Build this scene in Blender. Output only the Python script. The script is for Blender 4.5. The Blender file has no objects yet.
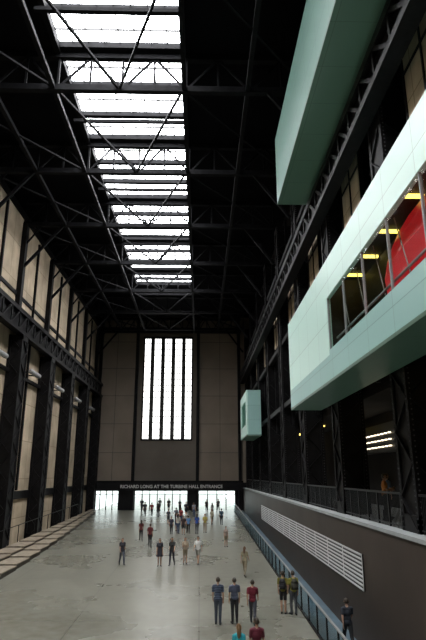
import bpy, bmesh, math, random
import numpy as np
from mathutils import Vector, Matrix
random.seed(7)
scene=bpy.context.scene
scene.view_settings.view_transform='Standard'
scene.view_settings.look='None'
CZ=6.5
def fz(y): return 0.024*y   # hall floor is a gentle ramp

# ---------------- materials ----------------
def mat(name,col,rough=.6,metal=0,emit=None,es=0,noise=None,namt=.25,bump=0,spec=None):
    m=bpy.data.materials.new(name); m.use_nodes=True
    nt=m.node_tree; b=nt.nodes['Principled BSDF']
    b.inputs['Base Color'].default_value=(*col,1)
    b.inputs['Roughness'].default_value=rough
    b.inputs['Metallic'].default_value=metal
    if spec is not None: b.inputs['Specular IOR Level'].default_value=spec
    if emit: 
        b.inputs['Emission Color'].default_value=(*emit,1); b.inputs['Emission Strength'].default_value=es
    if noise:
        tc=nt.nodes.new('ShaderNodeTexCoord'); n=nt.nodes.new('ShaderNodeTexNoise')
        n.inputs['Scale'].default_value=noise; n.inputs['Detail'].default_value=6
        nt.links.new(tc.outputs['Object'],n.inputs['Vector'])
        r=nt.nodes.new('ShaderNodeValToRGB')
        r.color_ramp.elements[0].position=.3; r.color_ramp.elements[1].position=.7
        r.color_ramp.elements[0].color=(*[c*(1-namt) for c in col],1)
        r.color_ramp.elements[1].color=(*[min(1,c*(1+namt)) for c in col],1)
        nt.links.new(n.outputs['Fac'],r.inputs['Fac']); nt.links.new(r.outputs['Color'],b.inputs['Base Color'])
        if bump:
            bp=nt.nodes.new('ShaderNodeBump'); bp.inputs['Strength'].default_value=bump
            nt.links.new(n.outputs['Fac'],bp.inputs['Height']); nt.links.new(bp.outputs['Normal'],b.inputs['Normal'])
    return m
STEEL=mat('black_painted_steel',(.0075,.007,.0075),.5,noise=3,namt=.4,spec=.12)
RSTEEL=mat('black_roof_steel',(.0065,.0065,.0075),.7,noise=3,namt=.4,spec=.08)
ROOFD=mat('dark_roof_deck',(.004,.004,.005),.9,spec=.05)
WALLB=mat('beige_render_wall',(.50,.405,.29),.85,noise=.6,namt=.22,spec=.2)
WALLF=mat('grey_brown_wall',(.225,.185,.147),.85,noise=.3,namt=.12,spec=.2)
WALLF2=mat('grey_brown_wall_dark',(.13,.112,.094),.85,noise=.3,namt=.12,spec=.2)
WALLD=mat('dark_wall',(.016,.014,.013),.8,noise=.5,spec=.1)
FASC=mat('dark_brown_fascia',(.046,.034,.028),.5,noise=.4,namt=.2,spec=.2)
LEDGE=mat('pale_concrete_ledge',(.30,.32,.32),.6,noise=2,namt=.15)
WOOD=mat('timber_step',(.26,.215,.16),.6,noise=3,namt=.3)
STEPD=mat('step_riser',(.06,.047,.036),.7,noise=3)
WHITE=mat('white_metal_slat',(.62,.63,.62),.4)
SILV=mat('silver_lamp_housing',(.35,.35,.35),.35,.3)
SKY=mat('skylight_diffusing_glass',(.9,.93,.95),.4,emit=(.97,.98,1.0),es=23.0)
WIN=mat('window_diffusing_glass',(.9,.9,.9),.4,emit=(1,1,.98),es=2.8)
BAR=mat('glazing_bar',(.30,.32,.33),.5)
MULL=mat('window_pier',(.05,.05,.05),.6,spec=.2)
RED=mat('red_lacquer_glow',(.65,.01,.02),.35,emit=(.8,.01,.02),es=.3)  # red seat given its own glow by emission, though it is no lamp
YEL=mat('warm_lamp',(.9,.7,.2),.4,emit=(1,.72,.15),es=3.5)
WARM=mat('shop_light',(1,.9,.7),.4,emit=(1,.85,.6),es=3)
BLK=mat('black_trim',(.008,.008,.009),.4,spec=.2)
TXT=mat('sign_lettering',(.6,.6,.58),.5)
OUT=mat('outside_paving',(.5,.5,.48),.8,noise=1)
STRIP=mat('blue_grey_walkway',(.085,.13,.16),.35,noise=.8,namt=.3)
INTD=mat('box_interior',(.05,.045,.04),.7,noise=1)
def wall_panels(m,bw,rh):
    nt=m.node_tree; b=nt.nodes['Principled BSDF']; src=b.inputs['Base Color'].links[0].from_socket
    tc=nt.nodes.new('ShaderNodeTexCoord'); sx=nt.nodes.new('ShaderNodeSeparateXYZ'); cx=nt.nodes.new('ShaderNodeCombineXYZ')
    nt.links.new(tc.outputs['Object'],sx.inputs[0]); nt.links.new(sx.outputs['Y'],cx.inputs['X']); nt.links.new(sx.outputs['Z'],cx.inputs['Y'])
    br=nt.nodes.new('ShaderNodeTexBrick'); br.offset=0; br.inputs['Scale'].default_value=1; br.inputs['Brick Width'].default_value=bw; br.inputs['Row Height'].default_value=rh
    br.inputs['Mortar Size'].default_value=.025; br.inputs['Color1'].default_value=(1,1,1,1); br.inputs['Color2'].default_value=(.84,.84,.84,1); br.inputs['Mortar'].default_value=(.5,.48,.45,1)
    nt.links.new(cx.outputs[0],br.inputs['Vector'])
    mm=nt.nodes.new('ShaderNodeMixRGB'); mm.blend_type='MULTIPLY'; mm.inputs[0].default_value=1
    nt.links.new(src,mm.inputs[1]); nt.links.new(br.outputs['Color'],mm.inputs[2]); nt.links.new(mm.outputs[0],b.inputs['Base Color'])
wall_panels(WALLB,2.125,3.1)
# seamed mint panels
def mint(name,c1,em,ems,axis):
    m=mat(name,c1,.35,emit=em,es=ems); nt=m.node_tree; b=nt.nodes['Principled BSDF']
    tc=nt.nodes.new('ShaderNodeTexCoord'); br=nt.nodes.new('ShaderNodeTexBrick')
    br.offset=0; br.inputs['Scale'].default_value=1; br.inputs['Brick Width'].default_value=2.1; br.inputs['Row Height'].default_value=1.5
    br.inputs['Mortar Size'].default_value=.012
    br.inputs['Color1'].default_value=(*c1,1); br.inputs['Color2'].default_value=(*[c*.96 for c in c1],1)
    br.inputs['Mortar'].default_value=(*[c*.6 for c in c1],1)
    sx=nt.nodes.new('ShaderNodeSeparateXYZ'); cx=nt.nodes.new('ShaderNodeCombineXYZ')
    nt.links.new(tc.outputs['Object'],sx.inputs[0])
    nt.links.new(sx.outputs['Y'],cx.inputs['X'])
    nt.links.new(sx.outputs['Z' if axis=='x' else 'X'],cx.inputs['Y'])
    nt.links.new(cx.outputs[0],br.inputs['Vector']); nt.links.new(br.outputs['Color'],b.inputs['Base Color'])
    return m
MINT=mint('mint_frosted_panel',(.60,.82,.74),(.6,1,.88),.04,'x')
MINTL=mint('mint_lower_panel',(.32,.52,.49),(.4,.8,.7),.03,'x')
MINTB=mint('mint_soffit_shaded_panel',(.095,.165,.12),(.1,.3,.2),.02,'z')  # underside copy of the mint, with shade put into its colour
MINTU=mint('mint_upper_shaded_panel',(.14,.265,.22),(.2,.5,.4),.03,'x')  # same mint, darkened in colour for the weaker light on the upper box
# floor
def floor_mat():
    m=mat('polished_concrete',(.3,.31,.29),.4); nt=m.node_tree; b=nt.nodes['Principled BSDF']
    tc=nt.nodes.new('ShaderNodeTexCoord')
    n1=nt.nodes.new('ShaderNodeTexNoise'); n1.inputs['Scale'].default_value=.18; n1.inputs['Detail'].default_value=8
    n2=nt.nodes.new('ShaderNodeTexNoise'); n2.inputs['Scale'].default_value=2.2; n2.inputs['Detail'].default_value=8
    for n in (n1,n2): nt.links.new(tc.outputs['Object'],n.inputs['Vector'])
    r=nt.nodes.new('ShaderNodeValToRGB'); r.color_ramp.elements[0].position=.3; r.color_ramp.elements[1].position=.72
    r.color_ramp.elements[0].color=(.13,.125,.095,1); r.color_ramp.elements[1].color=(.245,.24,.20,1)
    mx=nt.nodes.new('ShaderNodeMath'); mx.operation='MULTIPLY_ADD'; mx.inputs[1].default_value=.55
    m3=nt.nodes.new('ShaderNodeMath'); m3.operation='MULTIPLY'; m3.inputs[1].default_value=.45
    nt.links.new(n2.outputs['Fac'],m3.inputs[0]); nt.links.new(n1.outputs['Fac'],mx.inputs[0]); nt.links.new(m3.outputs[0],mx.inputs[2])
    nt.links.new(mx.outputs[0],r.inputs['Fac'])
    br=nt.nodes.new('ShaderNodeTexBrick'); br.offset=0; br.inputs['Scale'].default_value=1
    br.inputs['Brick Width'].default_value=5.2; br.inputs['Row Height'].default_value=8.5; br.inputs['Mortar Size'].default_value=.03
    br.inputs['Color1'].default_value=(1,1,1,1); br.inputs['Color2'].default_value=(.94,.94,.94,1); br.inputs['Mortar'].default_value=(.65,.65,.65,1)
    nt.links.new(tc.outputs['Object'],br.inputs['Vector'])
    mm=nt.nodes.new('ShaderNodeMixRGB'); mm.blend_type='MULTIPLY'; mm.inputs[0].default_value=1
    nt.links.new(r.outputs['Color'],mm.inputs[1]); nt.links.new(br.outputs['Color'],mm.inputs[2]); nt.links.new(mm.outputs[0],b.inputs['Base Color'])
    rr=nt.nodes.new('ShaderNodeMapRange'); rr.inputs['To Min'].default_value=.18; rr.inputs['To Max'].default_value=.38
    nt.links.new(n1.outputs['Fac'],rr.inputs['Value']); nt.links.new(rr.outputs[0],b.inputs['Roughness'])
    return m
FLOOR=floor_mat()
def glass_mat(name,tint,fac):
    m=bpy.data.materials.new(name); m.use_nodes=True; nt=m.node_tree; nt.nodes.clear()
    o=nt.nodes.new('ShaderNodeOutputMaterial'); t=nt.nodes.new('ShaderNodeBsdfTransparent'); g=nt.nodes.new('ShaderNodeBsdfGlossy')
    t.inputs[0].default_value=(*tint,1); g.inputs['Roughness'].default_value=.03
    mx=nt.nodes.new('ShaderNodeMixShader'); mx.inputs[0].default_value=fac
    nt.links.new(t.outputs[0],mx.inputs[1]); nt.links.new(g.outputs[0],mx.inputs[2]); nt.links.new(mx.outputs[0],o.inputs[0])
    return m
GLASS=glass_mat('balustrade_glass',(.72,.82,.84),.14)
GLASS2=glass_mat('window_glass',(.85,.9,.88),.05)

# ---------------- mesh builder ----------------
class MB:
    def __init__(s): s.v=[];s.f=[];s.m=[];s.mats=[]
    def mi(s,m):
        if m not in s.mats: s.mats.append(m)
        return s.mats.index(m)
    def raw(s,vs,fs,m):
        o=len(s.v); s.v+= [tuple(v) for v in vs]; k=s.mi(m)
        for f in fs: s.f.append([i+o for i in f]); s.m.append(k)
    def box(s,x0,x1,y0,y1,z0,z1,m):
        s.raw([(x0,y0,z0),(x1,y0,z0),(x1,y1,z0),(x0,y1,z0),(x0,y0,z1),(x1,y0,z1),(x1,y1,z1),(x0,y1,z1)],
              [(0,3,2,1),(4,5,6,7),(0,1,5,4),(1,2,6,5),(2,3,7,6),(3,0,4,7)],m)
    def prism(s,b,t,m):
        n=len(b)
        s.raw(list(b)+list(t),[tuple(range(n))[::-1],tuple(range(n,2*n))]+[(i,(i+1)%n,n+(i+1)%n,n+i) for i in range(n)],m)
    def beam(s,p,q,w,h,m):
        p=Vector(p);q=Vector(q);d=(q-p).normalized()
        up=Vector((0,0,1)) if abs(d.z)<.95 else Vector((0,1,0))
        a=d.cross(up).normalized()*(w/2); b=a.normalized().cross(d).normalized()*(h/2)
        s.prism([p-a-b,p+a-b,p+a+b,p-a+b],[q-a-b,q+a-b,q+a+b,q-a+b],m)
    def tube(s,pts,rs,n,m):
        rings=[]
        for i,p in enumerate(pts):
            p=Vector(p); d=(Vector(pts[min(i+1,len(pts)-1)])-Vector(pts[max(i-1,0)])).normalized()
            up=Vector((0,0,1)) if abs(d.z)<.9 else Vector((0,1,0))
            a=d.cross(up).normalized(); b=a.cross(d)
            rings.append([p+(a*math.cos(t*2*math.pi/n)+b*math.sin(t*2*math.pi/n))*rs[i] for t in range(n)])
        vs=[v for r in rings for v in r]; fs=[]
        for i in range(len(pts)-1):
            for t in range(n): fs.append((i*n+t,i*n+(t+1)%n,(i+1)*n+(t+1)%n,(i+1)*n+t))
        fs.append(tuple(range(n))); fs.append(tuple(range((len(pts)-1)*n,len(pts)*n)))
        s.raw(vs,fs,m)
    def build(s,name,bevel=0):
        me=bpy.data.meshes.new(name); me.from_pydata(s.v,[],s.f)
        for m in s.mats: me.materials.append(m)
        me.polygons.foreach_set('material_index',s.m)
        bm=bmesh.new(); bm.from_mesh(me); bmesh.ops.recalc_face_normals(bm,faces=bm.faces); bm.to_mesh(me); bm.free()
        ob=bpy.data.objects.new(name,me); scene.collection.objects.link(ob)
        if bevel:
            b=ob.modifiers.new('bevel','BEVEL'); b.width=bevel; b.segments=2; b.limit_method='ANGLE'
        return ob

XL,XR=-15.1,6.0
YF=78.4; YN=-20
ROOF=29.4
BAYS=[16.8+8.5*i for i in range(-4,8)]     # truss lines
# floor
b=MB()
b.prism([(XL,YN,fz(YN)-.4),(4.62,YN,fz(YN)-.4),(4.62,YF,fz(YF)-.4),(XL,YF,fz(YF)-.4)],
        [(XL,YN,fz(YN)),(4.62,YN,fz(YN)),(4.62,YF,fz(YF)),(XL,YF,fz(YF))],FLOOR)
b.build('floor')
b=MB()
b.prism([(4.62,YN,fz(YN)-.5),(5.99,YN,fz(YN)-.5),(5.99,YF,fz(YF)-.5),(4.62,YF,fz(YF)-.5)],
        [(4.62,YN,fz(YN)-.06),(5.99,YN,fz(YN)-.06),(5.99,YF,fz(YF)-.06),(4.62,YF,fz(YF)-.06)],STRIP)
b.build('side_walkway')
b=MB(); b.box(-14.5,5.5,YF+.5,YF+60,-1,fz(YF)-.02,OUT); b.build('ground_outside')

# left wall
b=MB()
b.box(XL-.5,XL,YN,YF+.4,-1,28.0,WALLB)
b.box(XL-.5,XL+.05,YN,YF,28.0,ROOF+1,ROOFD)
b.box(XL,XL+.12,YN,YF,4.6,5.25,STEEL)
b.box(XL,XL+.10,YN,YF,20.6,20.9,STEEL)
b.box(XL,XL+.10,YN,YF,27.4,28.0,STEEL)
b.box(XL,XL+.3,YN,YF,14.2,14.45,STEEL)
b.build('wall_left')

# far wall with openings
b=MB()
T=YF+.5
WX0,WX1,WZ0,WZ1=-8.35,-1.25,11.3,26.2
def fw(x0,x1,z0,z1,m): b.box(x0,x1,YF,T,z0,z1,m)
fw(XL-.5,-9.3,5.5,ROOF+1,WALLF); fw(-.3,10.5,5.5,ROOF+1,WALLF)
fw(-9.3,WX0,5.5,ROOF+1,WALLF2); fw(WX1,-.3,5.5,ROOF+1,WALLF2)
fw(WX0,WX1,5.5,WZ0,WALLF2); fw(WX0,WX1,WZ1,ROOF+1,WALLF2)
fw(XL-.5,10.5,4.5,5.5,BLK)
fz0=1.4
fw(XL-.5,-14.6,fz0,4.5,BLK); fw(-11.2,-9.0,fz0,4.5,BLK); fw(-1.7,-.2,fz0,4.5,BLK); fw(4.9,10.5,fz0,4.5,BLK)
fw(XL-.5,10.5,fz0-.4,fz(YF),OUT)
for z in (9.5,13.5,17.5,21.5,25.5):
    b.box(XL,-9.6,YF-.02,YF,z,z+.05,MULL); b.box(-.1,6,YF-.02,YF,z,z+.05,MULL)
for x in (-12.3,2.8): b.box(x,x+.05,YF-.02,YF,5.5,ROOF,MULL)
b.build('wall_back')
# steel frame in front of far wall
b=MB()
for x in (-14.6,-9.3,-.35,5.6):
    b.box(x-.22,x+.22,YF-.5,YF-.03,fz(YF),ROOF,STEEL)
b.box(XL,6,YF-.55,YF-.05,5.5,5.75,STEEL)
for z in (27.0,29.0): b.box(XL,6,YF-.6,YF-.1,z-.15,z+.15,STEEL)
x=XL
while x<5.5:
    b.beam((x,YF-.35,27),(x+1.05,YF-.35,29),.12,.12,STEEL); b.beam((x+1.05,YF-.35,29),(x+2.1,YF-.35,27),.12,.12,STEEL); x+=2.1
b.build('end_wall_steel_frame')
# far window : five tall slots
b=MB()
w=.98;g=(WX1-WX0-5*w)/4
b.box(WX0,WX1,YF+.30,YF+.34,WZ0,WZ1,WIN)
for i in range(5):
    x=WX0+i*(w+g)
    if i<4: b.box(x+w,x+w+g,YF-.1,YF+.3,WZ0,WZ1,MULL)
    for k in range(1,3): b.box(x+k*w/3-.035,x+k*w/3+.035,YF+.22,YF+.3,WZ0,WZ1,MULL)
    z=WZ0+.6
    while z<WZ1: b.box(x,x+w,YF+.22,YF+.3,z-.04,z+.04,MULL); z+=.9
for x in (WX0,WX1): b.box(x-.1,x+.1,YF-.12,YF+.3,WZ0,WZ1,STEEL)
for z in (WZ0,WZ1): b.box(WX0-.1,WX1+.1,YF-.12,YF+.3,z-.12,z+.12,STEEL)
b.build('window_1')
# entrance doors
for k,(x0,x1,n) in enumerate(((-14.6,-11.2,4),(-9.0,-1.7,7),(-.2,4.9,4))):
    b=MB()
    for i in range(n+1):
        x=x0+(x1-x0)*i/n; b.box(x-.06,x+.06,YF+.1,YF+.25,fz(YF),4.5,BLK)
    b.box(x0,x1,YF+.1,YF+.25,4.38,4.5,BLK); b.box(x0,x1,YF+.1,YF+.25,3.9,3.98,BLK)
    b.box(x0,x1,YF+.17,YF+.18,fz(YF),4.4,GLASS2)
    b.build('door_%d'%(k+1))
# sign
cu=bpy.data.curves.new('exhibition_sign','FONT'); cu.body='RICHARD LONG AT THE TURBINE HALL ENTRANCE'; cu.size=.6; cu.extrude=.02; cu.offset=.012; cu.align_x='CENTER'
cu.materials.append(TXT)
so=bpy.data.objects.new('exhibition_sign',cu); scene.collection.objects.link(so); so.location=(-3.9,YF-.61,4.78); so.rotation_euler=(math.radians(90),0,0)
b=MB(); b.box(XL,6,YF-.58,YF-.02,4.45,5.5,BLK); b.build('entrance_canopy')
# near wall
b=MB(); b.box(XL-.5,10.6,YN-.4,YN,-1.5,ROOF+1,WALLF); b.build('wall_front')

# roof
SX0,SX1=-8.1,-1.1; SYE=64.0
b=MB()
b.box(XL-.5,SX0,YN,YF,ROOF,ROOF+.4,ROOFD); b.box(SX1,10.6,YN,YF,ROOF,ROOF+.4,ROOFD); b.box(SX0,SX1,SYE,YF,ROOF,ROOF+.4,ROOFD)
b.build('ceiling')
b=MB()
b.box(SX0,SX1,YN,SYE,ROOF+.35,ROOF+.38,SKY)
for x in (SX0,SX1): b.box(x-.15,x+.15,YN,SYE,ROOF-.25,ROOF+.3,RSTEEL)
for yb in BAYS:
    if yb>SYE: continue
    b.box(SX0,SX1,yb-.5,yb+.5,ROOF-.05,ROOF+.34,RSTEEL)
    for k in (1,2,):
        yy=yb+8.5*k/3
        if yy<SYE: b.box(SX0,SX1,yy-.17,yy+.17,ROOF+.0,ROOF+.34,RSTEEL)
    for k in (1,3,5):
        yy=yb+8.5*k/6
        if yy<SYE: b.box(SX0,SX1,yy-.03,yy+.03,ROOF+.2,ROOF+.34,MULL)
b.box(SX0,SX1,SYE-.4,SYE+.2,ROOF-.1,ROOF+.34,RSTEEL)
x=SX0+.875
while x<SX1-.1: b.box(x-.024,x+.024,YN,SYE,ROOF+.24,ROOF+.34,MULL); x+=.875
b.build('roof_skylight')

# trusses
TB=27.0; TT=29.1
for yb in BAYS:
    if yb<-15 or yb>YF: continue
    b=MB()
    for z,h in ((TB,.36),(TT,.3)): b.box(XL,6.2,yb-.17,yb+.17,z-h/2,z+h/2,RSTEEL)
    n=12; dx=(6.2-XL)/n
    for i in range(n+1):
        x=XL+dx*i; b.beam((x,yb,TB),(x,yb,TT),.12,.12,RSTEEL)
        if i<n:
            if i%2==0: b.beam((x,yb,TB),(x+dx,yb,TT),.11,.11,RSTEEL)
            else: b.beam((x,yb,TT),(x+dx,yb,TB),.11,.11,RSTEEL)
    b.beam((XL+.2,yb,23.0),(XL+3.4,yb,TB),.2,.2,RSTEEL)
    b.beam((XL+.2,yb,25.0),(XL+1.6,yb,TB),.12,.12,RSTEEL)
    b.beam((6.1,yb,23.6),(3.6,yb,TB),.2,.2,RSTEEL)
    b.build('roof_truss')
# plan bracing
b=MB()
for i,yb in enumerate(BAYS[:-1]):
    y2=yb+8.5
    if y2>YF: continue
    xm=(SX0+SX1)/2
    b.beam((SX0,yb,TB),(xm,y2,TB),.13,.13,RSTEEL); b.beam((SX1,yb,TB),(xm,y2,TB),.13,.13,RSTEEL)
    b.beam((XL,yb,TB),(SX0,y2,TB),.11,.11,RSTEEL); b.beam((SX1,yb,TB),(6,y2,TB),.11,.11,RSTEEL)
    b.box(SX0,SX1,yb+4.1,yb+4.3,TB+.9,TB+1.1,RSTEEL)
for x in (SX0-.1,SX1+.1,-11.6,2.5): b.box(x-.12,x+.12,YN,YF,TB-.12,TB+.12,RSTEEL)
b.build('roof_bracing')

# lattice column
SILVR=mat('worn_rivet',(.05,.05,.055),.35,.5)
def column(name,x0,x1,yc,z0,z1,w=1.4,face=1,rivets=False):
    b=MB(); y0,y1=yc-w/2,yc+w/2; i=.07
    b.box(x0+i,x1-i,y0+i,y1-i,z0,z1,STEEL); a=.2
    for xx in (x0,x1-a):
        for yy in (y0,y1-a): b.box(xx,xx+a,yy,yy+a,z0,z1,STEEL)
    z=z0; s=1.0
    hx = x0+.03 if face>0 else x1-.03
    b.box(x0,x1,y0,y1,z0,z0+.5,STEEL); b.box(x0,x1,y0,y1,z1-.4,z1,STEEL)
    k=0
    while z+s<z1:
        p,q=(y0+.1,y1-.1) if k%2==0 else (y1-.1,y0+.1)
        b.beam((hx,p,z),(hx,q,z+s),.09,.05,STEEL)
        p,q=(x0+.1,x1-.1) if k%2==0 else (x1-.1,x0+.1)
        b.beam((p,y0+.03,z),(q,y0+.03,z+s),.09,.05,STEEL)
        z+=s; k+=1
    if rivets:
        z=z0+.1
        while z<z1:
            for (px,py,dx,dy) in ((x0,y0+.1,-1,0),(x0,y1-.1,-1,0),(x0+.1,y0,0,-1),(x1-.1,y0,0,-1)):
                b.raw([(px+dx*.035,py+dy*.035,z)]+[(px+(.03*math.cos(t) if dy else 0),py+(.03*math.cos(t) if dx else 0),z+.03*math.sin(t)) for t in [j*math.pi/3 for j in range(6)]],
                      [(0,j+1,(j+1)%6+1) for j in range(6)],SILVR)
            z+=.16
    return b.build(name)
for yc in BAYS:
    if yc<-15 or yc>YF-1: continue
    column('wall_column',XL+.02,XL+1.1,yc,fz(yc-1)+.0,17.15,1.5,-1)
    b=MB(); b.box(XL+.02,XL+.4,yc-.3,yc+.3,19.1,27,STEEL)
    b.box(XL+.02,XL+.2,yc+4.15,yc+4.35,5.3,27,STEEL)
    b.build('wall_post')
LEDZ=CZ-1.66
for i,yc in enumerate(BAYS):
    if yc<-15 or yc>YF-1: continue
    yc+=.5
    column('gallery_column',6.4,7.6,yc,LEDZ,27,1.4,1,rivets=(10<yc<45))
# crane girders
def girder(name,x,zb,zt):
    b=MB()
    b.box(x-.3,x+.3,YN,YF-.6,zt-.35,zt,STEEL); b.box(x-.3,x+.3,YN,YF-.6,zb,zb+.3,STEEL)
    b.box(x-.05,x+.05,YN,YF-.6,zb+.3,zt-.35,STEEL)
    y=YN; s=zt-zb
    while y+s<YF-.6:
        for sx in (-.2,.2):
            b.beam((x+sx,y,zb+.15),(x+sx,y+s,zt-.17),.1,.16,STEEL)
            b.beam((x+sx,y+s,zb+.15),(x+sx,y+s,zt-.17),.1,.14,STEEL)
        y+=s
    b.box(x-.07,x+.07,YN,YF-.6,zt,zt+.12,BAR)
    return b.build(name)
girder('crane_girder',XL+.78,17.2,19.1)
girder('crane_girder',6.05,19.2,20.8)

# right side: fascia, gallery
b=MB()
b.box(XR,6.25,YN,YF,-1.5,LEDZ-.12,FASC)
b.build('wall_right')
b=MB()
b.box(XR-.05,6.5,YN,YF,LEDZ-.12,LEDZ-.002,LEDGE)
b.box(6.5,10.5,YN,YF,LEDZ-.3,LEDZ-.02,LEDGE)
b.build('gallery_floor')
b=MB()
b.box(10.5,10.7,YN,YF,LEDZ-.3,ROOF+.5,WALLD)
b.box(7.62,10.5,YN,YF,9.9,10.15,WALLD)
b.build('wall_gallery')
b=MB()
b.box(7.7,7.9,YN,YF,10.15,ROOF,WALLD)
for i,yc in enumerate(BAYS):
    yc+=.5
    if 0<yc<YF-8:
        b.box(6.95,7.05,yc+3.7,yc+6.6,17.8,21.8,WALLB)
        b.box(6.9,7.1,yc+3.6,yc+3.7,10,27,STEEL); b.box(6.9,7.1,yc+6.6,yc+6.7,10,27,STEEL)
        b.box(6.9,6.94,yc+5.1,yc+5.2,17.8,21.8,STEEL); b.box(6.9,6.94,yc+3.7,yc+6.6,19.7,19.8,STEEL)
    for z in (11.5,16.5,23): b.box(6.5,6.9,yc+.7,yc+7.8,z,z+.35,STEEL)
b.build('wall_upper_right')
# gallery railing
for yc in BAYS:
    yc+=.5
    if yc<0 or yc>YF-8: continue
    b=MB(); y0,y1=yc+.75,yc+7.75
    b.box(6.42,6.5,y0,y1,LEDZ+1.05,LEDZ+1.12,BLK); b.box(6.44,6.48,y0,y1,LEDZ+.08,LEDZ+.12,BLK)
    y=y0+.05; k=0
    while y<y1:
        r=.035 if k%10==0 else .011
        b.box(6.46-r,6.46+r,y-r,y+r,LEDZ,LEDZ+1.06,BLK); y+=.12; k+=1
    b.build('gallery_railing')
# ventilation grille
b=MB(); gy0,gy1,gz0,gz1=21.3,55.0,2.46,3.70
b.box(5.97,6.0,gy0,gy1,gz0,gz1,BLK)
n=9
for k in range(n):
    z=gz0+k*(gz1-gz0-.06)/(n-1)
    b.box(5.94,5.965,gy0,gy1,z,z+.06,WHITE)
y=gy0
while y<gy1: b.box(5.945,5.966,y,y+.05,gz0,gz1,WHITE); y+=2.8
b.build('ventilation_grille')
# shop lights on gallery
b=MB()
for r in range(3):
    for k in range(11): b.box(10.2,10.3,29.5+k*.62,29.72+k*.62,8.0+r*.35,8.06+r*.35,WARM)
b.box(10.3,10.45,28.5,37,7.7,9.3,BLK)
b.build('shop_sign')
b=MB()
for yy in (14,22,30.5,39,47):
    b.box(8.4,8.8,yy-.5,yy+.5,9.8,9.88,YEL)
b.build('ceiling_light_strip')

# ---- glass boxes ----
def zc(d): return CZ+d
b=MB(); X0,X1b=4.73,6.3; y0,y1=6.0,28.2; zb,wb,wt,zt=zc(3.34),zc(4.41),zc(6.4),zc(7.85); wy=19.3
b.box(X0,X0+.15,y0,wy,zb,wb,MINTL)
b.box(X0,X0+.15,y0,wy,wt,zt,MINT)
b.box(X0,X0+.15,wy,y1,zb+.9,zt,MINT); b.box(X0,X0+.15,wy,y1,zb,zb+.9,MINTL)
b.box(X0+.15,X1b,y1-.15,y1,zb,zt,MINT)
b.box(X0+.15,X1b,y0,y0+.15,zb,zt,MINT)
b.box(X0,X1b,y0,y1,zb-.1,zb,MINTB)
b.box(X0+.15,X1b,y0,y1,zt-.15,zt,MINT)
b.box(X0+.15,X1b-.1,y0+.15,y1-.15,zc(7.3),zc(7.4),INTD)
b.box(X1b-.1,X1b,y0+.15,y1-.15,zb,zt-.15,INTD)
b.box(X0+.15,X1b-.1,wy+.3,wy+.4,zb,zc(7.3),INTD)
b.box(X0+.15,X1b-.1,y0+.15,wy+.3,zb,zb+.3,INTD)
b.box(X0+.04,X0+.07,y0,wy,wb,wt,GLASS2)
y=y0
while y<wy+.1:
    b.box(X0+.02,X0+.09,y-.02,y+.02,wb,wt,BAR); y+=2.21
b.box(X0+.3,X0+.36,y0+.2,wy,wb+.45,wb+.5,SILV)
y=y0+.5
while y<wy-1: 
    b.beam((X0+.33,y,wb-.3),(X0+.33,y+.9,wt+.1),.025,.025,SILV); y+=1.8
for yy in (9.0,11,13,15.2,17.2,19.0): b.box(5.35,6.1,yy-.06,yy+.06,zc(7.22),zc(7.3),YEL)
b.build('glass_viewing_box')
# red curved wall seat inside the box
b=MB(); prof=[(5.35,zc(4.6)),(5.2,zc(5.0)),(5.15,zc(5.6)),(5.3,zc(6.2)),(5.55,zc(6.7)),(6.1,zc(6.9)),(6.1,zc(3.7)),(5.6,zc(3.7))]
ys=[7,13.0,13.9,14.6,15.0]; sc=[1,1,.94,.82,.6]
rings=[[(6.1-(6.1-x)*s,yy,zc(3.7)+(z-zc(3.7))*(.55+.45*s)) for x,z in prof] for yy,s in zip(ys,sc)]
for a,c in zip(rings,rings[1:]): b.prism(a,c,RED)
b.build('red_curved_banquette')
# upper box
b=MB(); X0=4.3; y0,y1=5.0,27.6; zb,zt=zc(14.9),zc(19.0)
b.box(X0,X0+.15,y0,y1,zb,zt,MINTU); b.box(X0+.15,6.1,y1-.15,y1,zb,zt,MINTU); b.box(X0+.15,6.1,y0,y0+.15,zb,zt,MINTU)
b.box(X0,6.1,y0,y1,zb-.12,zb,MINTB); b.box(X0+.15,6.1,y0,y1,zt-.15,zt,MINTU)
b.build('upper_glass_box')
# small far box
b=MB(); X0=4.8; y0,y1=56.5,65; zb,zt=zc(4.0),zc(8.6)
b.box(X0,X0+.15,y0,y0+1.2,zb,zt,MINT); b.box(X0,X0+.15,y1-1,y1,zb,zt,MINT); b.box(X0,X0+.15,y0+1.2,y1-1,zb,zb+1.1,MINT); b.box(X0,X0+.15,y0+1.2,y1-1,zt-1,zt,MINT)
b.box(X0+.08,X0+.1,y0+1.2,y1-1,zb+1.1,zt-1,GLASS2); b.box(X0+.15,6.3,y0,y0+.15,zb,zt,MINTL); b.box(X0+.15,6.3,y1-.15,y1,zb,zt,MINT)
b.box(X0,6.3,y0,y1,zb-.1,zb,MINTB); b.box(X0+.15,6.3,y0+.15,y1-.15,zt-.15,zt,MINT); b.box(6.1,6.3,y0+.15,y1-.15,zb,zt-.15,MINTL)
b.build('small_glass_box')

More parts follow.
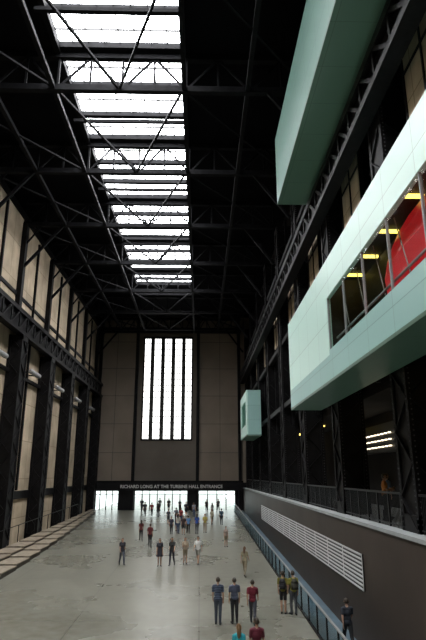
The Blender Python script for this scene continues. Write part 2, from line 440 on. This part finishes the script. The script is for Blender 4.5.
# glass balustrade
b=MB(); xr=4.6; y=8.0
while y<YF-3:
    yn=y+1.7
    b.box(xr-.03,xr+.03,y-.03,y+.03,fz(y)-.05,fz(y)+1.1,STEEL)
    b.prism([(xr-.008,y+.06,fz(y)+.08),(xr+.008,y+.06,fz(y)+.08),(xr+.008,yn-.06,fz(yn)+.08),(xr-.008,yn-.06,fz(yn)+.08)],
            [(xr-.008,y+.06,fz(y)+1.02),(xr+.008,y+.06,fz(y)+1.02),(xr+.008,yn-.06,fz(yn)+1.02),(xr-.008,yn-.06,fz(yn)+1.02)],GLASS)
    y=yn
b.beam((xr,8,fz(8)+1.1),(xr,y,fz(y)+1.1),.07,.06,SILV)
b.beam((xr,8,fz(8)+.03),(xr,y,fz(y)+.03),.10,.07,STEEL)
b.build('glass_balustrade')

# timber steps at left : long stepped tiers, dark risers facing down the ramp
b=MB()
def ex(y): return -11.2-(max(0,y-30)/46.0)**1.5*2.6
y=22.0
while y<74:
    yn=y+2.9
    for j in range(2):
        w0=(ex(y)-(XL+1.2))*.5*j
        e0=ex(y)-w0
        h=fz(yn)+.08+.20*(j+1)
        b.box(XL+1.15,e0,y,yn-.1,fz(y)-.1,h-.06,STEPD)
        b.box(XL+1.15,e0+.05,y-.02,yn-.18,h-.06,h,WOOD)
    y=yn
b.build('timber_steps')
b=MB(); y=24
while y<70:
    b.box(XL+1.05,XL+1.10,y,y+.05,fz(y),fz(y)+1.7,STEEL)
    yl=y; y+=4.2
b.beam((XL+1.07,24,fz(24)+1.7),(XL+1.07,yl,fz(yl)+1.7),.05,.05,STEEL)
b.build('stair_handrail')
# floodlights left
for yc in BAYS:
    if yc<20 or yc>70: continue
    b=MB(); yy=yc+4.2; z=14.9; x=XL+.8
    b.tube([(x,yy-1.3,z),(x,yy-1.2,z),(x,yy+1.2,z),(x,yy+1.3,z)],[.1,.2,.2,.1],12,SILV)
    b.box(XL,x,yy-.9,yy-.8,z-.05,z+.05,STEEL); b.box(XL,x,yy+.8,yy+.9,z-.05,z+.05,STEEL)
    b.build('wall_floodlight')
# footbridge the photographer stands on
b=MB(); b.box(-13.9,5.9,-9,1.0,4.5,4.88,FASC); b.box(-13.9,5.9,.9,.98,5.85,5.92,SILV)
x=-13.8
while x<5.9: b.box(x,x+.04,.92,.96,4.88,5.86,STEEL); x+=1.3
b.build('footbridge')

# ---------------- people ----------------
def sphere(bm,c,r,M=None):
    mt=Matrix.Translation(Vector(c))@Matrix.Diagonal((*r,1))
    bmesh.ops.create_icosphere(bm,subdivisions=2,radius=1,matrix=mt)
def capsule(bm,p,r1,q,r2,sq=(1,1)):
    p=Vector(p);q=Vector(q); n=max(2,int((q-p).length/(min(r1,r2)*.45))+1)
    for i in range(n+1):
        t=i/n; r=r1+(r2-r1)*t
        bmesh.ops.create_icosphere(bm,subdivisions=1,radius=r*1.06,matrix=Matrix.Translation(p.lerp(q,t)))
pm={}
def cm(kind,c,rough=.8):
    key=(kind,c)
    if key not in pm: pm[key]=mat(kind+'_'+str(len(pm)),c,rough)
    return pm[key]
def striped():
    m=mat('striped_shirt',(.03,.05,.12),.8); nt=m.node_tree
    tc=nt.nodes.new('ShaderNodeTexCoord'); w=nt.nodes.new('ShaderNodeTexWave'); w.bands_direction='Z'; w.inputs['Scale'].default_value=5
    r=nt.nodes.new('ShaderNodeValToRGB'); r.color_ramp.elements[0].color=(.012,.02,.05,1); r.color_ramp.elements[1].color=(.12,.16,.22,1); r.color_ramp.elements[0].position=.5
    nt.links.new(tc.outputs['Object'],w.inputs['Vector']); nt.links.new(w.outputs['Fac'],r.inputs['Fac']); nt.links.new(r.outputs['Color'],nt.nodes['Principled BSDF'].inputs['Base Color'])
    return m
STR=striped()
EYE=mat('eye',(.02,.015,.01),.2)
def person(x,y,rot,h=1.74,pose='stand',shirt=(.1,.1,.1),pants=(.03,.03,.04),hair=(.03,.02,.012),skin=(.42,.25,.17),sleeve='short',legs='long',
           fem=False,longhair=False,skirt=None,pack=None,z=None,shoes=(.03,.03,.03),shirtmat=None,name='walking_visitor'):
    V=Vector; segs=[]
    sw=.158 if fem else .18
    blobs=[((0,0,.97),(.165 if fem else .155,.115,.12),'hips'),((0,0,1.10),(.125 if fem else .145,.10,.14),'torso'),
           ((0,.0,1.28),(.145 if fem else .17,.115,.17),'torso'),((0,.01,1.40),(.13 if fem else .155,.085,.07),'torso')]
    if fem: blobs+=[((.07,-.09,1.27),(.06,.055,.06),'torso'),((-.07,-.09,1.27),(.06,.055,.06),'torso')]
    segs.append((V((0,.01,1.43)),.058,V((0,-.01,1.54)),.052,'neck'))
    blobs+=[((0,-.01,1.645),(.077,.095,.108),'head'),((0,-.035,1.585),(.055,.065,.06),'head')]
    P=dict(stand=((.05,.05),(-.04,.02),(.02,.2),(-.02,.15)), walk=((.42,.12),(-.30,.35),(-.4,.25),(.4,.4)),
           walk2=((-.25,.45),(.36,.08),(.35,.5),(-.35,.2)), bent=((.05,.03),(-.08,.1),(.15,1.5),(.2,1.7)),
           hips=((.1,.1),(-.05,.0),(-.35,1.1),(.05,.2)), stand2=((.18,.22),(-.03,0),(.1,.5),(.0,.1)))[pose]
    hands=[]
    for s,(a,k) in ((1,P[0]),(-1,P[1])):
        hip=V((s*.085,0,.93)); kn=hip+.44*V((s*.0,-math.sin(a),-math.cos(a))); a2=a-k
        an=kn+.41*V((0,-math.sin(a2),-math.cos(a2)))
        fd=V((s*.15,-math.cos(min(0,a2)*.9),math.sin(min(0,a2))*.9 )).normalized()
        heel=an+V((0,.035,-.04)); toe=heel+fd*.2
        segs+= [(hip,.090,kn,.062,'thigh'),(kn,.062,an,.043,'calf'),(heel,.042,toe,.034,'foot'),(an,.04,heel,.04,'foot')]
        mid=kn.lerp(an,.3)+V((0,.018,0)); segs.append((mid,.058,mid+V((0,0,-.05)),.052,'calf'))
    for s,(a,k) in ((1,P[2]),(-1,P[3])):
        sh=V((s*sw,.01,1.40)); out=.12 if pose!='hips' or s<0 else .5
        d=V((s*out,-math.sin(a),-math.cos(a))).normalized(); el=sh+.285*d
        d2=V((s*(.0 if pose!='bent' else -.35),-math.sin(a+k),-math.cos(a+k))).normalized(); wr=el+.245*d2
        if pose=='hips' and s>0: d2=(V((.14,-.03,1.0))-el).normalized(); wr=el+.22*d2
        pe=wr+.075*d2
        segs+=[(sh,.054,el,.042,'uarm'),(el,.042,wr,.028,'farm'),(wr,.027,pe,.031,'hand'),(V((s*.06,.01,1.43)),.06,sh,.055,'torso')]
        hands.append((s,wr,pe,d2))
    bm=bmesh.new()
    for p,r1,q,r2,_ in segs: capsule(bm,p,r1,q,r2)
    for c,r,_ in blobs: sphere(bm,c,r)
    if skirt:
        zh=skirt; n=16; top=[]; botv=[]
        for zz,r in ((1.08,.14),(zh,.25)):
            ring=[bm.verts.new((r*math.cos(t*2*math.pi/n),r*.8*math.sin(t*2*math.pi/n),zz)) for t in range(n)]
            (top if zz>zh else botv).extend(ring)
        bm.faces.new(top); bm.faces.new(botv[::-1])
        for t in range(n): bm.faces.new((top[t],botv[t],botv[(t+1)%n],top[(t+1)%n]))
    me=bpy.data.meshes.new('tmp'); bm.to_mesh(me); bm.free()
    ob=bpy.data.objects.new('tmp',me); scene.collection.objects.link(ob)
    rm=ob.modifiers.new('r','REMESH'); rm.mode='VOXEL'; rm.voxel_size=.018 if y<40 else .026
    sm=ob.modifiers.new('s','SMOOTH'); sm.iterations=3; sm.factor=.5
    dg=bpy.context.evaluated_depsgraph_get(); ev=ob.evaluated_get(dg); m2=bpy.data.meshes.new_from_object(ev)
    bpy.data.objects.remove(ob)
    n=len(m2.vertices); co=np.empty(n*3); m2.vertices.foreach_get('co',co); co=co.reshape(-1,3)
    no=np.empty(n*3); m2.vertices.foreach_get('normal',no); no=no.reshape(-1,3)
    def classify(C):
        best=np.full(len(C),1e9); reg=np.zeros(len(C),int); tt=np.zeros(len(C)); names=[]
        for p,r1,q,r2,nm in segs:
            p_=np.array(p);d=np.array(q)-p_; t=np.clip(((C-p_)@d)/(d@d),0,1)
            D=np.linalg.norm(C-(p_+t[:,None]*d),axis=1)-(r1+(r2-r1)*t)
            k=D<best; best[k]=D[k]; reg[k]=len(names); tt[k]=t[k]; names.append(nm)
        for c,r,nm in blobs:
            D=(np.linalg.norm((C-np.array(c))/np.array(r),axis=1)-1)*min(r)
            k=D<best; best[k]=D[k]; reg[k]=len(names); names.append(nm)
        out=np.zeros(len(C),int)
        for i,nm in enumerate(names):
            k=reg==i
            if nm=='torso': v=np.where(C[k,2]>1.0,1,2)
            elif nm=='hips': v=np.where(C[k,2]>.91,1,2)
            elif nm=='uarm': v=np.where((tt[k]<.72)|(sleeve=='long'),1,0) if sleeve!='none' else np.zeros(k.sum(),int)
            elif nm=='farm': v=np.full(k.sum(),1 if sleeve=='long' else 0)
            elif nm=='thigh': v=np.where((tt[k]<.85)|(legs=='long'),2,0) if legs!='bare' else np.zeros(k.sum(),int)
            elif nm=='calf': v=np.full(k.sum(),2 if legs=='long' else 0)
            elif nm=='foot': v=np.full(k.sum(),3)
            elif nm=='neck': v=np.where(C[k,2]<1.45,1,0)
            elif nm=='head': 
                c=C[k]; v=np.where((c[:,2]>1.70)|((c[:,1]>-.01)&(c[:,2]>1.58)),4,0)
            else: v=np.zeros(k.sum(),int)
            out[k]=v
        if skirt:
            k=(C[:,2]<1.06)&(C[:,2]>skirt-.01)&(np.hypot(C[:,0],C[:,1]/.8)>.145+(1.06-C[:,2])*.12)&(np.abs(C[:,0])<.24)
            hnd=np.isin(reg,[i for i,nm in enumerate(names) if nm in('hand','farm','uarm')]); out[k&~hnd]=1
        return out
    rv=classify(co); off=np.choose(rv,[0,.012,.012,.006,.014])
    co=co+no*off[:,None]; m2.vertices.foreach_set('co',co.ravel())
    F=len(m2.polygons); fc=np.empty(F*3); m2.polygons.foreach_get('center',fc); rf=classify(fc.reshape(-1,3))
    SK=cm('skin',skin,.6); SH=shirtmat or cm('shirt',shirt); PT=cm('trousers',pants); SO=cm('shoe',shoes); HR=cm('hair',hair,.5)
    ex=MB()
    ex.mats=[SK,SH,PT,SO,HR,EYE]
    V0=co.tolist(); F0=[tuple(p.vertices) for p in m2.polygons]
    ex.v=[tuple(v) for v in V0]; ex.f=[list(f) for f in F0]; ex.m=rf.tolist()
    ex.raw([(0,-.100,1.665),(-.016,-.094,1.615),(.016,-.094,1.615),(0,-.124,1.622)],[(0,1,3),(0,3,2),(1,2,3)],SK)
    for s in (-1,1):
        ex.tube([(s*.072,.0,1.665),(s*.086,.008,1.65),(s*.080,.0,1.612)],[.012,.018,.009],6,SK)
        ex.tube([(s*.03,-.096,1.655),(s*.03,-.105,1.655)],[.012,.007],6,EYE)
    ex.tube([(-.022,-.096,1.585),(0,-.102,1.583),(.022,-.096,1.585)],[.004,.007,.004],5,cm('lips',(.35,.1,.08)))
    for s,wr,pe,d in hands:
        inn=V((-s,0,0)); inn=(inn-inn.dot(d)*d).normalized(); ac=d.cross(inn).normalized()
        if ac.y>0: ac=-ac
        for j,L in enumerate((.068,.078,.072,.055)):
            o=pe+ac*(.026-.0175*j)
            m1=o+d*L*.5+inn*.006; e1=m1+(d*.8+inn*.55).normalized()*L*.55
            ex.tube([o-d*.02,m1,e1],[.009,.0085,.006],5,SK)
        o=wr+ac*.022+d*.02; m1=o+(ac*.7+d*.7)*.035+inn*.008; e1=m1+(d*.95+ac*.1+inn*.2)*.03
        ex.tube([o,m1,e1],[.013,.010,.007],5,SK)
    if longhair:
        ex.tube([(0,.02,1.74),(0,.075,1.66),(0,.085,1.52),(0,.10,1.40),(0,.10,1.34)],[.03,.075,.07,.055,.015],10,HR)
    if pack:
        PK=cm('backpack',pack)
        ex.prism([(-.14,.12,1.02),(.14,.12,1.02),(.12,.26,1.03),(-.12,.26,1.03)],[(-.15,.11,1.3),(.15,.11,1.3),(.13,.28,1.28),(-.13,.28,1.28)],PK)
        ex.prism([(-.15,.11,1.3),(.15,.11,1.3),(.13,.28,1.28),(-.13,.28,1.28)],[(-.09,.11,1.44),(.09,.11,1.44),(.08,.2,1.42),(-.08,.2,1.42)],PK)
        ex.prism([(-.1,.26,1.05),(.1,.26,1.05),(.09,.31,1.06),(-.09,.31,1.06)],[(-.1,.27,1.2),(.1,.27,1.2),(.09,.31,1.19),(-.09,.31,1.19)],PK)
        for s in (-1,1): ex.tube([(s*.1,.13,1.42),(s*.11,.02,1.475),(s*.12,-.115,1.38),(s*.14,-.1,1.2),(s*.16,.08,1.1)],[.02]*5,6,PK)
    zmin=min(v[2] for v in ex.v); k=h/1.755
    me=bpy.data.meshes.new(name); me.from_pydata(ex.v,[],ex.f)
    for m in ex.mats: me.materials.append(m)
    me.polygons.foreach_set('material_index',ex.m); me.polygons.foreach_set('use_smooth',[True]*len(me.polygons))
    ob=bpy.data.objects.new(name,me); scene.collection.objects.link(ob)
    ob.scale=(k,k,k); ob.rotation_euler=(0,0,math.radians(rot)); zz=fz(y) if z is None else z
    ob.location=(x,y,zz-zmin*k+.002)
    return ob
navy=(.02,.03,.08); jean=(.04,.06,.11); blk=(.012,.012,.014); grey=(.08,.085,.095); beige=(.35,.28,.20); white=(.6,.6,.58); maroon=(.13,.008,.02)
tan=(.22,.18,.12)
person(.78,24.7,175,1.80,'stand2',pants=(.05,.065,.09),shirtmat=STR,legs='long')
person(1.47,24.8,190,1.76,'stand',shirt=(.06,.07,.11),pants=blk,hair=(.05,.04,.03))
person(2.21,24.6,172,1.72,'walk',shirt=maroon,pants=(.04,.045,.06))
person(1.22,18.5,178,1.66,'stand',shirt=(.02,.30,.36),hair=(.16,.09,.04),fem=True,longhair=True,pants=jean)
person(1.80,18.8,182,1.74,'bent',shirt=(.10,.008,.02),pants=blk)
person(3.72,26.3,165,1.74,'stand',shirt=(.18,.16,.03),pants=blk,pack=blk,legs='short')
person(4.15,26.1,195,1.78,'stand2',shirt=(.25,.23,.04),pants=grey,pack=(.03,.03,.02))
person(5.35,21.6,185,1.74,'walk',shirt=(.02,.025,.035),pants=blk,z=fz(21.6)-.06)
person(2.65,34.2,160,1.64,'walk',shirt=(.30,.26,.17),pants=tan,fem=True,longhair=True,hair=(.12,.06,.03))
person(2.07,45.4,20,1.55,'stand',shirt=(.35,.27,.23),pants=tan,fem=True,legs='short')
person(-5.0,37.9,20,1.66,'walk',shirt=(.02,.02,.03),pants=(.04,.05,.07),fem=True,longhair=True,hair=(.06,.03,.02))
person(-2.55,37.5,5,1.68,'stand',shirt=(.02,.02,.03),pants=(.03,.03,.05),fem=True,skirt=.62,legs='bare',longhair=True)
person(-1.77,37.7,-10,1.72,'walk2',shirt=(.02,.02,.022),pants=(.02,.02,.03),fem=True,longhair=True)
person(-.93,38.2,10,1.64,'bent',shirt=beige,pants=tan,fem=True,legs='short')
person(-.09,38.0,-15,1.74,'walk',shirt=white,pants=(.2,.19,.16),legs='short')
person(-3.87,45.4,170,1.74,'stand',shirt=(.12,.02,.02),pants=blk)
person(-4.92,48.7,190,1.70,'walk',shirt=(.15,.03,.03),pants=blk,fem=True,longhair=True)
far=[(-2.6,53.0,.0,(.03,.03,.05),blk,'stand'),(-2.0,53.4,170,(.4,.38,.33),jean,'bent'),(-1.5,52.8,20,(.05,.03,.03),blk,'stand2'),
 (-1.05,53.6,190,(.08,.18,.36),blk,'walk'),(-.25,53.2,180,(.03,.08,.3),grey,'stand'),(.5,54,10,(.4,.33,.08),beige,'bent'),
 (-3.3,60.5,180,(.04,.04,.05),blk,'walk'),(-1.96,60.2,0,(.2,.03,.03),jean,'stand'),(-2.5,61,185,(.12,.12,.14),blk,'hips'),(2.3,60.5,170,(.02,.05,.08),blk,'stand'),
 (1.3,60.9,10,(.3,.28,.2),tan,'walk2'),(-6.6,69,0,blk,blk,'stand'),(-5.8,69.3,180,(.15,.02,.02),blk,'walk'),(-5.0,68.7,175,blk,grey,'stand2'),
 (-1.65,69.1,10,(.03,.03,.04),blk,'walk2'),(-.7,68.5,180,(.2,.2,.22),jean,'stand'),(1.5,69,190,(.35,.35,.35),blk,'walk'),
 (-7.6,75,180,blk,blk,'walk'),(-4.1,75.5,0,(.04,.03,.03),blk,'stand'),(-2.6,74.8,180,blk,blk,'walk2'),(.9,75.3,0,blk,blk,'stand'),(2.4,74.5,10,(.06,.06,.07),blk,'walk'),
 (-2.25,55.5,90,(.06,.06,.09),jean,'stand2'),(-1.3,57.2,30,(.35,.34,.3),blk,'stand'),(-5.3,75.8,160,(.1,.1,.1),blk,'walk')]
for i,(x,y,r,s,p,po) in enumerate(far):
    person(x,y,r,1.58+.22*((i*37)%10)/10,po,shirt=s,pants=p,fem=i%3==1,longhair=i%3==1,legs='short' if i%4==2 else 'long')
person(7.1,21.6,80,1.72,'bent',shirt=(.45,.18,.04),pants=blk,z=LEDZ-.02,name='gallery_visitor')
person(7.6,22.8,110,1.74,'stand',shirt=(.05,.08,.12),pants=blk,z=LEDZ-.02,name='gallery_visitor')

# world: overcast white sky
w=bpy.data.worlds.new('World'); scene.world=w; w.use_nodes=True
w.node_tree.nodes['Background'].inputs[0].default_value=(.97,.98,1,1); w.node_tree.nodes['Background'].inputs[1].default_value=3.0

cam=bpy.data.cameras.new('Camera'); co=bpy.data.objects.new('Camera',cam); scene.collection.objects.link(co)
cam.lens=30.375; cam.sensor_width=36; cam.sensor_fit='AUTO'; cam.clip_end=500
co.location=(0,0,CZ); co.rotation_euler=(math.radians(90+16.02),0,math.radians(-1.33))
scene.camera=co
